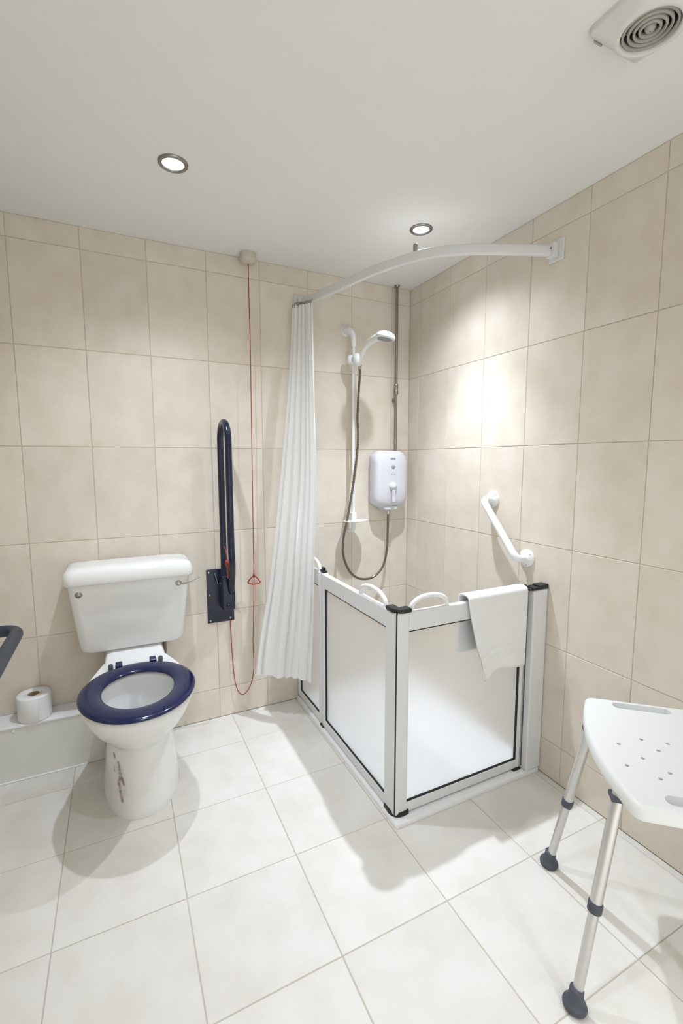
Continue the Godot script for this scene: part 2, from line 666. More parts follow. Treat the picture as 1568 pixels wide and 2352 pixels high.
func shower_enclosure() -> void:
	# tray
	var tr := thing("shower_tray", "low white shower tray on the tiled floor under the half-height screens", "shower tray", Vector3(-0.355, 0, 0.5))
	var s := st()
	var w := 0.71
	var d := 1.0
	var rings := []
	for e in [[0.0, 0.0], [0.0, 0.014], [0.003, 0.018], [0.045, 0.018], [0.052, 0.015], [0.06, 0.010]]:
		var r := rr(w - e[0] * 2, d - e[0] * 2, 0.012, 0.0)
		var ring := PackedVector3Array()
		for v in r:
			ring.append(Vector3(v.x, e[1], -v.y))
		rings.append(ring)
	loft(s, rings, true, true)
	part("tray_body", done(s), M.plastic_white, tr)
	part("drain_cover", lathe([[0.045, 0.010], [0.044, 0.014], [0.03, 0.016], [0.001, 0.0165]], 28, Transform3D(Basis(), Vector3(0.2, 0, -0.35)), false, true), M.chrome, tr)
	# the side screen nearest the wall, behind the curtain
	var grp := "white framed half-height shower screens"
	var a := frame_panel("shower_screen", "narrow white framed screen against the back wall, partly behind the curtain", 0.318, 0.03, 0.03, ["left", "right"], [0.12, 0.28, 0.05], grp)
	a.transform = Transform3D(Basis(Vector3(0, 0, 1), Vector3.UP, Vector3(-1, 0, 0)), Vector3(-0.70, 0, 0.002))
	# the long side door, hinged on it
	var b := frame_panel("shower_screen", "long white framed door facing the toilet, with an arched handle near the corner", 0.639, 0.03, 0.071, ["left"], [0.36, 0.552, 0.05], grp)
	b.transform = Transform3D(Basis(Vector3(0, 0, 1), Vector3.UP, Vector3(-1, 0, 0)), Vector3(-0.70, 0, 0.328))
	part("hinge", rbox(Vector3(-0.020, 0.776, -0.024), Vector3(0.022, 0.786, -0.004), 0.003), M.black_plastic, b, "black plastic hinge cap")
	part("hinge", rbox(Vector3(-0.012, 0.784, -0.020), Vector3(0.012, 0.800, -0.008), 0.003), M.black_plastic, b, "black plastic hinge cap")
	part("hinge", rbox(Vector3(-0.018, 0.0175, -0.024), Vector3(0.02, 0.024, 0.004), 0.002), M.black_plastic, b, "black plastic hinge foot")
	part("corner_cap", corner_cap(), M.black_plastic, b, "black cap on the corner post").transform = b.transform.affine_inverse()
	part("corner_foot", corner_foot(), M.black_plastic, b, "black foot of the corner post").transform = b.transform.affine_inverse()
	part("corner_seal", rbox(Vector3(-0.6985, 0.024, 0.9655), Vector3(-0.692, 0.774, 0.9695), 0.001, 2), M.black_rubber, b, "dark seal between the corner stiles").transform = b.transform.affine_inverse()
	# the front door
	var c := frame_panel("shower_screen", "white framed front door with a towel hung over its right end", 0.612, 0.053, 0.020, ["right"], [0.065, 0.223, 0.05], grp)
	c.position = Vector3(-0.697, 0, 0.972)
	part("hinge", rbox(Vector3(0.572, 0.776, -0.026), Vector3(0.616, 0.785, -0.002), 0.003), M.black_plastic, c, "black plastic hinge cap")
	part("hinge", rbox(Vector3(0.588, 0.783, -0.022), Vector3(0.614, 0.800, -0.004), 0.003), M.black_plastic, c, "black plastic hinge cap")
	part("hinge", rbox(Vector3(0.572, 0.0175, -0.024), Vector3(0.612, 0.025, 0.006), 0.002), M.black_plastic, c, "black plastic hinge foot")
	# wall post
	var p := thing("wall_post", "wide white upright post fixing the front screen to the right wall", "post", Vector3(-0.04, 0, 0.98))
	part("post", rbox(Vector3(-0.040, 0.0185, -0.024), Vector3(0.0385, 0.782, 0.022), 0.006, 4), M.frame_white, p)
	part("seam", rbox(Vector3(-0.0425, 0.03, -0.009), Vector3(-0.0395, 0.77, -0.005), 0.001, 2), M.grey_rubber, p, "thin dark seam")
	part("top_cap", rbox(Vector3(-0.056, 0.781, -0.018), Vector3(-0.010, 0.791, 0.016), 0.004), M.black_plastic, p, "black plastic cap")
	part("top_cap", rbox(Vector3(-0.043, 0.783, -0.02), Vector3(0.0385, 0.795, 0.024), 0.004), M.black_plastic, p, "black plastic cap")
	part("top_cap", rbox(Vector3(-0.012, 0.790, -0.016), Vector3(0.0385, 0.801, 0.024), 0.004), M.black_plastic, p, "black plastic cap")


func corner_ring(r: float, y: float) -> PackedVector3Array:
	# the rounded outer corner of the two stiles, counter-clockwise from above
	var out := PackedVector3Array()
	for p in [Vector2(-0.672, 0.905), Vector2(-0.672, 0.942), Vector2(-0.640, 0.942)]:
		out.append(Vector3(p.x, y, p.y))
	out.append(Vector3(-0.640, y, 0.972 + r))
	for k in 9:
		var a := PI / 2 + PI / 2 * k / 8.0
		out.append(Vector3(-0.668 + (0.034 + r) * cos(a), y, 0.940 + (0.034 + r) * sin(a)))
	out.append(Vector3(-0.700 - r, y, 0.905))
	out.reverse()
	var v := PackedVector3Array()
	for q in out:
		v.append(q)
	v.reverse()
	return v


func corner_cap() -> ArrayMesh:
	var s := st()
	loft(s, [corner_ring(0.001, 0.772), corner_ring(0.003, 0.775), corner_ring(0.003, 0.782), corner_ring(0.0, 0.786)])
	return done(s)


func corner_foot() -> ArrayMesh:
	var s := st()
	loft(s, [corner_ring(0.003, 0.0172), corner_ring(0.004, 0.024), corner_ring(0.001, 0.034)])
	return done(s)


# ------------------------------------------------------------------ toilet
func pan_ring(y: float, hw: float, zb: float, zf: float, wb: float, n := 72) -> PackedVector3Array:
	# counter-clockwise from above; egg with a blunt back
	var out := PackedVector3Array()
	var zc := zf - minf((zf - zb) * 0.56, 0.24)
	for j in n:
		var a := TAU * j / n
		var x := cos(a)
		var z := -sin(a)
		if z >= 0.0:
			out.append(Vector3(hw * signf(x) * pow(absf(x), 0.92), y, zc + (zf - zc) * z))
		else:
			var k := -z
			var half := lerpf(hw, wb, smoothstep(0.0, 0.85, k))
			var px := signf(x) * half * minf(1.0, pow(absf(x), 0.32) * 1.06)
			out.append(Vector3(px, y, zc - (zc - zb) * pow(k, 0.9)))
	return out


func oval(y: float, hw: float, zb: float, zf: float, n := 72, p := 1.0) -> PackedVector3Array:
	var out := PackedVector3Array()
	var zc := zb + (zf - zb) * 0.47
	for j in n:
		var a := TAU * j / n
		var z := -sin(a)
		var x := cos(a)
		out.append(Vector3(hw * signf(x) * pow(absf(x), p), y, zc + ((zf - zc) if z > 0 else (zc - zb)) * signf(z) * pow(absf(z), p)))
	return out


func toilet() -> void:
	var t := thing("toilet", "white ceramic toilet with a cistern and an open dark blue seat against the back wall", "toilet", Vector3(-1.497, 0, 0))
	# pan, outside then the rim and the bowl
	var s := st()
	var rings := []
	for e in [[0.0, 0.140, 0.10, 0.552, 0.13], [0.006, 0.141, 0.10, 0.553, 0.13], [0.03, 0.139, 0.10, 0.550, 0.13], [0.10, 0.131, 0.10, 0.545, 0.12], [0.17, 0.124, 0.10, 0.543, 0.115], [0.225, 0.119, 0.10, 0.544, 0.11], [0.255, 0.119, 0.10, 0.550, 0.105], [0.275, 0.123, 0.09, 0.562, 0.10], [0.295, 0.135, 0.08, 0.588, 0.10], [0.32, 0.150, 0.07, 0.620, 0.10], [0.35, 0.165, 0.05, 0.650, 0.10], [0.39, 0.178, 0.03, 0.682, 0.105], [0.425, 0.186, 0.015, 0.706, 0.105], [0.448, 0.189, 0.012, 0.718, 0.105], [0.458, 0.187, 0.014, 0.717, 0.104], [0.462, 0.182, 0.018, 0.712, 0.10]]:
		rings.append(pan_ring(e[0], e[1], e[2], e[3], e[4]))
	var inner := []
	for e in [[0.462, 0.140, 0.345, 0.672], [0.456, 0.133, 0.352, 0.664], [0.445, 0.132, 0.352, 0.662], [0.425, 0.138, 0.346, 0.668], [0.38, 0.128, 0.35, 0.655], [0.33, 0.105, 0.355, 0.60], [0.28, 0.075, 0.36, 0.54], [0.25, 0.055, 0.365, 0.49], [0.235, 0.03, 0.38, 0.46]]:
		inner.append(oval(e[0], e[1], e[2], e[3]))
	loft(s, rings, true, false, 0, 1)
	# deck between rim and bowl: ring to ring
	s.set_smooth_group(7)
	var ro: PackedVector3Array = rings[-1]
	var ri: PackedVector3Array = inner[0]
	for j in ro.size():
		var k := (j + 1) % ro.size()
		for v in [ro[j], ri[j], ri[k], ro[j], ri[k], ro[k]]:
			s.set_uv(Vector2(0.02, 0.02))
			s.add_vertex(v)
	loft(s, inner, false, true, 10, 2)
	part("pan", done(s), M.pan_ceramic, t)
	var wr := oval(0.262, 0.062, 0.363, 0.512)
	var ws := st()
	loft(ws, [oval(0.240, 0.034, 0.378, 0.465), wr])
	part("water", done(ws), M.water, t)
	# raised shelf of the pan under the cistern
	var sh := st()
	var srings := []
	for e in [[0.440, 0.118, 0.012, 0.262], [0.463, 0.116, 0.012, 0.250], [0.469, 0.113, 0.012, 0.215], [0.480, 0.108, 0.013, 0.165], [0.490, 0.104, 0.014, 0.135], [0.499, 0.100, 0.015, 0.11]]:
		var ring := PackedVector3Array()
		for v in rr(e[1] * 2, e[3] - e[2], 0.02, 0.0):
			ring.append(Vector3(v.x, e[0], (e[2] + e[3]) / 2 - v.y))
		srings.append(ring)
	loft(sh, srings)
	part("cistern_shelf", done(sh), M.ceramic, t)
	# cistern
	var cs := st()
	var crings := []
	for e in [[0.492, 0.170, 0.02, 0.130, 0.030], [0.496, 0.190, 0.014, 0.143, 0.034], [0.506, 0.202, 0.009, 0.151, 0.036], [0.522, 0.206, 0.007, 0.156, 0.036], [0.65, 0.219, 0.006, 0.176, 0.034], [0.80, 0.233, 0.005, 0.198, 0.032], [0.806, 0.233, 0.005, 0.198, 0.032]]:
		var ring := PackedVector3Array()
		for v in rr(e[1] * 2, e[3] - e[2], e[4], 0.0):
			ring.append(Vector3(v.x, e[0], (e[2] + e[3]) / 2 - v.y))
		crings.append(ring)
	loft(cs, crings)
	part("cistern", done(cs), M.ceramic, t)
	var ls := st()
	var lrings := []
	for e in [[0.800, 0.238, 0.006, 0.203, 0.034], [0.800, 0.246, 0.004, 0.212, 0.036], [0.806, 0.248, 0.003, 0.215, 0.037], [0.836, 0.245, 0.003, 0.213, 0.037], [0.850, 0.240, 0.004, 0.209, 0.036], [0.859, 0.231, 0.008, 0.201, 0.034], [0.865, 0.212, 0.02, 0.184, 0.03], [0.868, 0.17, 0.045, 0.155, 0.03]]:
		var ring := PackedVector3Array()
		for v in rr(e[1] * 2, e[3] - e[2], e[4], 0.0):
			ring.append(Vector3(v.x, e[0], (e[2] + e[3]) / 2 - v.y))
		lrings.append(ring)
	loft(ls, lrings)
	part("cistern_lid", done(ls), M.ceramic, t)
	part("blanking_plug", lathe([[0.0135, 0.0], [0.0135, 0.003], [0.011, 0.006], [0.001, 0.0068]], 24, along(Vector3(-0.193, 0.763, 0.190), Vector3(0, 0.12, 1)), false, true), M.satin_metal, t, "chrome blanking plug")
	var lv := part("flush_lever", lathe([[0.013, 0.0], [0.013, 0.004], [0.009, 0.008], [0.008, 0.022], [0.006, 0.024], [0.001, 0.0245]], 20, along(Vector3(0.183, 0.768, 0.190), Vector3(0, 0.12, 1)), false, true), M.chrome, t, "chrome flush lever")
	part("lever_arm", tube(spline([Vector3(0.183, 0.768, 0.207), Vector3(0.205, 0.768, 0.216), Vector3(0.235, 0.774, 0.222), Vector3(0.272, 0.786, 0.224)], 6), 0.0042, 10), M.chrome, lv)
	# seat
	var ss := st()
	var srs := []
	for k in 20:
		var a := TAU * k / 20.0
		# profile round the ring: outwards, up and over, to the hole
		var f := 0.5 - 0.5 * cos(a)
		var y := 0.472 + (0.014 * sin(a) if sin(a) > 0 else 0.009 * sin(a))
		srs.append(oval(y, lerpf(0.196, 0.120, f), lerpf(0.276, 0.362, f), lerpf(0.736, 0.650, f)))
	srs.append(srs[0])
	srs.reverse()
	ss.set_smooth_group(0)
	loft(ss, srs, false, false)
	var seat := part("seat", done(ss), M.seat_blue, t, "glossy dark blue seat ring")
	for side in [-1, 1]:
		var h := st()
		rbox_to(h, Vector3(side * 0.063 - 0.013, 0.462, 0.258), Vector3(side * 0.063 + 0.013, 0.489, 0.300), 0.005, 3)
		part("hinge", h.commit(), M.seat_blue, seat, "blue hinge block")
		part("hinge_pin", lathe([[0.009, 0.0], [0.009, 0.018], [0.006, 0.022], [0.001, 0.0225]], 18, Transform3D(Basis(), Vector3(side * 0.093, 0.462, 0.266)), false, true), M.grey_rubber, seat, "grey hinge bolt")
	part("overflow_pipe", tube([Vector3(0.128, 0.40, 0.03), Vector3(0.128, 0.50, 0.03)], 0.008, 12), M.hose_metal, t, "dark pipe under the cistern")


# ------------------------------------------------------------------ stool
func stool() -> void:
	var fm := Vector3(-0.4814, 0, 1.4814)
	var u := Vector3(-0.67393, 0, 0.73879)
	var n := Vector3(0.73879, 0, 0.67393)
	var nc := 0.235
	var t := thing("shower_stool", "white plastic shower stool with grey metal legs by the right wall", "stool", fm + n * nc - u * 0.022)
	# local frame: X along u, Z along -n rotated so that it is right-handed (X, Y, X x Y)
	t.basis = Basis(u, Vector3.UP, u.cross(Vector3.UP))
	# u x up: which sign of n is local z
	var zs := signf(t.basis.z.dot(n))
	var top := 0.553
	var outline := PackedVector2Array()
	# seat outline, counter-clockwise in (x, -z)
	var hw := 0.242
	var side := func(x: float) -> float: return 0.142 + 0.042 * (1.0 - pow(x / hw, 2.0))
	var raw := PackedVector2Array()
	for k in 25:
		var x := lerpf(-hw + 0.03, hw - 0.03, k / 24.0)
		raw.append(Vector2(x, -side.call(x)))
	for k in range(1, 8):
		var a := -PI / 2 + PI / 2 * k / 8.0
		raw.append(Vector2(hw - 0.03 + 0.03 * cos(a), -side.call(hw - 0.03) + 0.03 + 0.03 * sin(a)))
	for k in range(0, 8):
		var a := PI / 2 * k / 8.0
		raw.append(Vector2(hw - 0.03 + 0.03 * cos(a), side.call(hw - 0.03) - 0.03 + 0.03 * sin(a)))
	for k in 25:
		var x := lerpf(hw - 0.03, -hw + 0.03, k / 24.0)
		raw.append(Vector2(x, side.call(x)))
	for k in range(1, 8):
		var a := PI / 2 + PI / 2 * k / 8.0
		raw.append(Vector2(-hw + 0.03 + 0.03 * cos(a), side.call(hw - 0.03) - 0.03 + 0.03 * sin(a)))
	for k in range(0, 8):
		var a := PI + PI / 2 * k / 8.0
		raw.append(Vector2(-hw + 0.03 + 0.03 * cos(a), -side.call(hw - 0.03) + 0.03 + 0.03 * sin(a)))
	outline = raw
	var inset := func(k: float) -> PackedVector2Array:
		var o := PackedVector2Array()
		for i in outline.size():
			var d := (outline[(i + 1) % outline.size()] - outline[i - 1]).normalized()
			o.append(outline[i] + Vector2(-d.y, d.x) * k)
		return o
	var ring := func(k: float, y: float) -> PackedVector3Array:
		var o := PackedVector3Array()
		for v in inset.call(k):
			o.append(Vector3(v.x, y, -v.y))
		return o
	var s := st()
	var rings := [ring.call(0.006, top - 0.036), ring.call(0.002, top - 0.034), ring.call(0.0, top - 0.028), ring.call(0.0, top - 0.012), ring.call(0.0015, top - 0.006), ring.call(0.005, top - 0.0018), ring.call(0.010, top)]
	loft(s, rings, true, false)
	# holes in the top: two hand slots and drain holes
	var holes := []
	var depth := []
	for sx in [-0.206, 0.202]:
		var h := PackedVector2Array()
		for v in rr(0.034, 0.155, 0.017, 0.0, 6):
			h.append(Vector2(v.x + sx, v.y))
		h.reverse()
		holes.append(h)
		depth.append(0.020)
	var drains := [Vector2(-0.015, 0.119), Vector2(-0.053, 0.182), Vector2(-0.051, 0.242), Vector2(-0.011, 0.208), Vector2(0.034, 0.159), Vector2(0.076, 0.113), Vector2(0.079, 0.202), Vector2(0.108, 0.173), Vector2(0.036, 0.262), Vector2(-0.02, 0.305), Vector2(0.09, 0.29)]
	for d in drains:
		var h := PackedVector2Array()
		for k in 10:
			var a := -TAU * k / 10.0
			h.append(Vector2(d.x + 0.022 + 0.0052 * cos(a), -zs * (d.y - nc) + 0.0052 * sin(a)))
		holes.append(h)
		depth.append(0.030)
	var hp := holed(inset.call(0.010), holes)
	s.set_smooth_group(-1)
	var pv: PackedVector2Array = hp[0]
	var ix: PackedInt32Array = hp[1]
	for k in range(0, ix.size(), 3):
		for q in [2, 1, 0]:
			var v := pv[ix[k + q]]
			s.add_vertex(Vector3(v.x, top, -v.y))
	for hi in holes.size():
		var h: PackedVector2Array = holes[hi]
		var c := Vector2.ZERO
		for v in h:
			c += v / h.size()
		s.set_smooth_group(40 + hi)
		for j in h.size():
			var a := h[j]
			var b := h[(j + 1) % h.size()]
			var y1: float = top - depth[hi]
			# walls face the middle of the hole
			quad(s, Vector3(a.x, top, -a.y), Vector3(b.x, top, -b.y), Vector3(b.x, y1, -b.y), Vector3(a.x, y1, -a.y))
		s.set_smooth_group(-1)
		for j in h.size():
			var a := h[j]
			var b := h[(j + 1) % h.size()]
			var y1: float = top - depth[hi]
			for v in [c, a, b]:
				s.add_vertex(Vector3(v.x, y1, -v.y))
	part("seat", done(s), M.stool_white, t)
	# legs: splayed telescopic tubes
	var inv := t.transform.affine_inverse()
	var f1 := Vector3(-0.3449, 0, 1.3318)
	var f2 := Vector3(-0.6179, 0, 1.6311)
	var ra := 0.1255
	var rb := 0.155
	var nn := 0.43
	for e in [[f1, ra, rb], [f2, -ra, rb], [f1 + n * nn, ra, -rb], [f2 + n * nn, -ra, -rb]]:
		var dir: Vector3 = (Vector3.UP + u * e[1] + n * e[2])
		var at := func(y: float) -> Vector3: return inv * (e[0] + dir * y)
		var up: Vector3 = (inv.basis * dir).normalized()
		var ls := st()
		tube_to(ls, [at.call(0.255), at.call(0.47), at.call(0.522)], 0.0135, 18)
		var leg := part("leg", done(ls), M.alloy, t, "satin metal leg")
		var lo := st()
		tube_to(lo, [at.call(0.02), at.call(0.26)], 0.0118, 18)
		part("lower_tube", done(lo), M.alloy, leg)
		part("collar", lathe([[0.0135, -0.012], [0.0158, -0.010], [0.0162, 0.010], [0.0145, 0.013]], 20, along(at.call(0.247), up), true, true), M.grey_rubber, leg, "grey plastic collar")
		part("foot", lathe([[0.024, 0.0], [0.0265, 0.002], [0.0275, 0.008], [0.0255, 0.013], [0.0215, 0.016], [0.0195, 0.021], [0.0165, 0.030], [0.0158, 0.046], [0.013, 0.048]], 28, along(at.call(0.003), (up + Vector3.UP * 0.7).normalized()), true, true), M.grey_rubber, leg, "grey rubber foot")
		# bracket under the seat
		part("bracket", rbox(at.call(0.509) - Vector3(0.017, 0.004, 0.017), at.call(0.509) + Vector3(0.017, 0.008, 0.017), 0.003), M.grey_rubber, leg, "dark bracket")
	var xs := st()
	tube_to(xs, [inv * (f1 + Vector3.UP * 0.50 + u * ra * 0.5 + n * rb * 0.5), inv * (f2 + n * nn + Vector3.UP * 0.50 - u * ra * 0.5 - n * rb * 0.5)], 0.011, 14)
	part("cross_bar", done(xs), M.alloy, t)
	var xs2 := st()
	tube_to(xs2, [inv * (f2 + Vector3.UP * 0.50 - u * ra * 0.5 + n * rb * 0.5), inv * (f1 + n * nn + Vector3.UP * 0.50 + u * ra * 0.5 - n * rb * 0.5)], 0.011, 14)
	part("cross_bar", done(xs2), M.alloy, t)


# ------------------------------------------------------------------ boxing, roll
func pipe_box() -> void:
	var t := thing("pipe_boxing", "low white painted pipe boxing along the foot of the back wall left of the toilet", "boxing", Vector3(-1.825, 0, 0))
	part("front_board", rbox(Vector3(-0.194, 0.001, 0.001), Vector3(0.193, 0.226, 0.113), 0.002), M.painted_white, t)
	part("top_board", rbox(Vector3(-0.194, 0.2255, 0.001), Vector3(0.195, 0.236, 0.117), 0.003), M.plastic_white, t)
	part("sealant_bead", tube([Vector3(-0.194, 0.003, 0.115), Vector3(0.12, 0.003, 0.115)], 0.004, 8), M.plastic_white, t)
	part("screw_cap", lathe([[0.006, 0.0], [0.006, 0.002], [0.001, 0.003]], 14, along(Vector3(-0.128, 0.213, 0.113), Vector3(0, 0, 1)), false, true), M.plastic_white, t)


func roll_of_paper() -> void:
	var t := thing("toilet_roll", "white toilet paper roll standing on the pipe boxing left of the toilet", "toilet roll", Vector3(-1.884, 0.2362, 0.064))
	part("paper", lathe([[0.0215, 0.1], [0.0215, 0.0], [0.0585, 0.0], [0.0605, 0.003], [0.0605, 0.098], [0.059, 0.101], [0.045, 0.1015], [0.0215, 0.1]], 48, Transform3D(), false, false), M.tissue, t)
	part("core", lathe([[0.0205, 0.099], [0.0205, 0.001], [0.0214, 0.001], [0.0214, 0.099], [0.0205, 0.099]], 32, Transform3D(), false, false), M.card, t, "brown card core")
	# the loose last sheet lying over the side
	var s := st()
	for i in 14:
		var a0 := 0.5 + i * 0.05
		var a1 := a0 + 0.05
		var r0 := 0.0612
		for e in [[a0, a1, 0.004, 0.097]]:
			var p0 := Vector3(r0 * cos(a0), 0, r0 * sin(a0))
			var p1 := Vector3(r0 * cos(a1), 0, r0 * sin(a1))
			quad(s, p1 + Vector3(0, 0.004, 0), p1 + Vector3(0, 0.097, 0), p0 + Vector3(0, 0.097, 0), p0 + Vector3(0, 0.004, 0))
	part("loose_sheet", done(s), M.tissue, t)


# ------------------------------------------------------------------ curtain rail and curtain
const ROD_Y := 2.073
func rod_path() -> Array:
	var k := []
	for p in [[0.0, 0.964], [-0.06, 0.942], [-0.123, 0.916], [-0.245, 0.862], [-0.333, 0.815], [-0.41, 0.753], [-0.477, 0.650], [-0.538, 0.492], [-0.592, 0.267], [-0.636, 0.10], [-0.662, 0.0]]:
		k.append(Vector3(p[0], ROD_Y, p[1]))
	return spline(k, 8)


func curtain_rail() -> void:
	var t := thing("curtain_rail", "curved white shower curtain rail from the right wall to the back wall below the ceiling", "curtain rail", Vector3(0, ROD_Y, 0))
	var pts := rod_path()
	var rings := []
	for i in pts.size():
		var d: Vector3 = (pts[mini(i + 1, pts.size() - 1)] - pts[maxi(i - 1, 0)]).normalized()
		var side := Vector3.UP.cross(d)
		var ring := PackedVector3Array()
		for v in rr(0.020, 0.038, 0.006, 0.0, 3):
			ring.append(pts[i] - Vector3(0, ROD_Y, 0) + side * v.x + Vector3.UP * v.y)
		rings.append(ring)
	var s := st()
	loft(s, rings)
	part("rail", done(s), M.frame_white, t)
	part("wall_bracket", rbox(Vector3(-0.007, -0.038, 0.932), Vector3(0.0, 0.040, 0.998), 0.003), M.frame_white, t)
	part("rail_socket", rbox(Vector3(-0.032, -0.026, 0.942), Vector3(-0.006, 0.027, 0.976), 0.004), M.frame_white, t)
	part("bracket_screw", lathe([[0.004, 0.0], [0.0035, 0.002], [0.001, 0.0024]], 12, along(Vector3(-0.032, 0.006, 0.962), Vector3(-1, 0, 0)), false, true), M.grey_rubber, t)
	part("wall_bracket", rbox(Vector3(-0.695, -0.038, 0.0), Vector3(-0.630, 0.040, 0.007), 0.003), M.frame_white, t)
	part("rail_socket", rbox(Vector3(-0.680, -0.026, 0.006), Vector3(-0.644, 0.027, 0.03), 0.004), M.frame_white, t)
	part("rail_stud", lathe([[0.009, 0.0], [0.009, 0.026], [0.006, 0.03], [0.001, 0.0305]], 16, Transform3D(Basis(), Vector3(-0.452, 0.018, 0.692)), false, true), M.rail_stud, t, "short grey stud")


func keyed(keys: Array, v: float) -> Vector3:
	# keys: [v, x, z]
	for i in keys.size() - 1:
		if v <= keys[i + 1][0]:
			var p: Array = keys[maxi(i - 1, 0)]
			var a: Array = keys[i]
			var b: Array = keys[i + 1]
			var q: Array = keys[mini(i + 2, keys.size() - 1)]
			var t: float = (v - a[0]) / (b[0] - a[0])
			return Vector3(cubic_interpolate(a[1], b[1], p[1], q[1], t), 0, cubic_interpolate(a[2], b[2], p[2], q[2], t))
	return Vector3(keys[-1][1], 0, keys[-1][2])


func curtain_line(v: float, w: float) -> Vector3:
	# w along the gathered cloth 0..1, v from the top (0) to the hem (1)
	var e0 := keyed([[0.0, -0.722, 0.055], [0.23, -0.760, 0.075], [0.46, -0.808, 0.08], [0.70, -0.866, 0.085], [1.0, -0.955, 0.09]], v)
	var e1 := keyed([[0.0, -0.660, 0.150], [0.25, -0.676, 0.210], [0.46, -0.684, 0.255], [0.65, -0.712, 0.292], [0.85, -0.722, 0.285], [1.0, -0.726, 0.255]], v)
	var p := e0.lerp(e1, w)
	var along_d := (e1 - e0).normalized()
	var out_d := Vector3(along_d.z, 0, -along_d.x) * -1.0
	var amp := (0.0125 + 0.005 * sin(w * 13.0 + 1.0)) * smoothstep(-0.02, 0.12, w) * lerpf(1.0, 0.85, v)
	var ph := w * TAU * 6.0 + sin(w * 9.0) * 1.3 + 0.5 * sin(v * 2.2 + w * 6.0)
	p += out_d * amp * (sin(ph) + 0.25 * sin(2.0 * ph + 1.0)) + along_d * 0.004 * sin(2.0 * ph)
	p.z = maxf(p.z, 0.012)
	if v > 0.62:
		p.x = minf(p.x, -0.705)
	var hem := 0.228 + 0.006 * sin(w * 11.0) - 0.008 * smoothstep(0.6, 0.75, w)
	p.y = lerpf(2.035, hem, v)
	return p


func shower_curtain() -> void:
	var t := thing("shower_curtain", "white pleated shower curtain drawn back against the back wall beside the screens", "curtain", Vector3(-0.75, 0, 0.1))
	var s := st()
	var nw := 200
	var nv := 48
	var o := Vector3(-0.75, 0, 0.1)
	s.set_smooth_group(0)
	for i in nv:
		for j in nw:
			var a := curtain_line(float(i) / nv, float(j) / nw) - o
			var b := curtain_line(float(i) / nv, float(j + 1) / nw) - o
			var c := curtain_line(float(i + 1) / nv, float(j + 1) / nw) - o
			var d := curtain_line(float(i + 1) / nv, float(j) / nw) - o
			quad(s, a, b, c, d)
	part("cloth", done(s), M.curtain_cloth, t)
	for k in 8:
		var w := (k + 0.25) / 8.0
		var p := curtain_line(0.0, w)
		var rail := Vector3(-0.652, 2.056, clampf(p.z, 0.03, 0.16))
		part("hook", tube(fillet([p - o - Vector3(0, 0.01, 0), p - o + Vector3(0, 0.012, 0), rail - o], 0.008, 4), 0.0022, 8), M.rail_stud, t, "small grey curtain hook")


# ------------------------------------------------------------------ rails
func drop_rail() -> void:
	var x := -1.091
	var t := thing("hinged_support_rail", "dark navy hinged support rail folded upright on the wall between toilet and red cord", "support rail", Vector3(x, 0, 0))
	var px := -1.100 - x
	part("wall_plate", plate(0.129, 0.268, 0.007, 0.004, 0.0025, Transform3D(Basis(), Vector3(px, 0.632, 0.0))), M.navy, t)
	for e in [[-0.052, 0.752], [-0.050, 0.640], [-0.052, 0.511], [0.045, 0.513]]:
		part("screw", lathe([[0.0055, 0.0], [0.005, 0.0025], [0.001, 0.0036]], 14, along(Vector3(px + e[0], e[1], 0.007), Vector3(0, 0, 1)), false, true), M.chrome, t, "chrome screw head")
	# U-shaped loop
	var pts := [Vector3(0, 0.64, 0.052), Vector3(0, 0.80, 0.066), Vector3(0, 1.380, 0.068)]
	var r := 0.083
	for k in range(1, 16):
		var a := PI - PI * k / 16.0
		pts.append(Vector3(0, 1.380 + r * sin(a), 0.068 + r + r * cos(a)))
	pts += [Vector3(0, 1.380, 0.234), Vector3(0, 0.90, 0.234), Vector3(0.005, 0.84, 0.224), Vector3(0.018, 0.77, 0.160), Vector3(0.027, 0.70, 0.100), Vector3(0.03, 0.65, 0.06)]
	var rail := part("rail", tube(fillet(pts.slice(0, 2), 0.01) + pts.slice(2, 18) + fillet(pts.slice(18), 0.05), 0.0150, 20), M.navy, t)
	part("hinge_block", rbox(Vector3(-0.014, 0.575, 0.004), Vector3(0.048, 0.745, 0.080), 0.008), M.navy, t)
	part("pivot_bolt", lathe([[0.012, 0.0], [0.012, 0.006], [0.007, 0.009], [0.001, 0.0095]], 18, along(Vector3(-0.014, 0.700, 0.05), Vector3(-1, 0, 0)), false, true), M.navy, t)
	part("pivot_bolt", lathe([[0.010, 0.0], [0.010, 0.006], [0.007, 0.009], [0.001, 0.0095]], 18, along(Vector3(0.014, 0.60, 0.080), Vector3(0, 0, 1)), false, true), M.navy, t)
	part("locking_lever", tube([Vector3(-0.036, 0.752, 0.022), Vector3(-0.026, 0.70, 0.04)], 0.0026, 8), M.satin_metal, t, "thin bright locking lever")


func side_rail() -> void:
	var t := thing("wall_grab_rail", "navy horizontal grab rail painted as lit on the left wall above the toilet roll", "grab rail", Vector3(LEFT, 0.73, 0.43))
	part("rail", tube(fillet([Vector3(0.004, 0, 0), Vector3(0.170, 0, 0), Vector3(0.170, 0, 0.78), Vector3(0.004, 0, 0.78)], 0.062, 10), 0.0195, 22), M.slate_blue, t)
	for z in [0.0, 0.78]:
		part("flange", lathe([[0.040, 0.0], [0.040, 0.006], [0.034, 0.011], [0.02, 0.013]], 26, along(Vector3(0, 0, z), Vector3(1, 0, 0)), false, true), M.slate_blue, t)


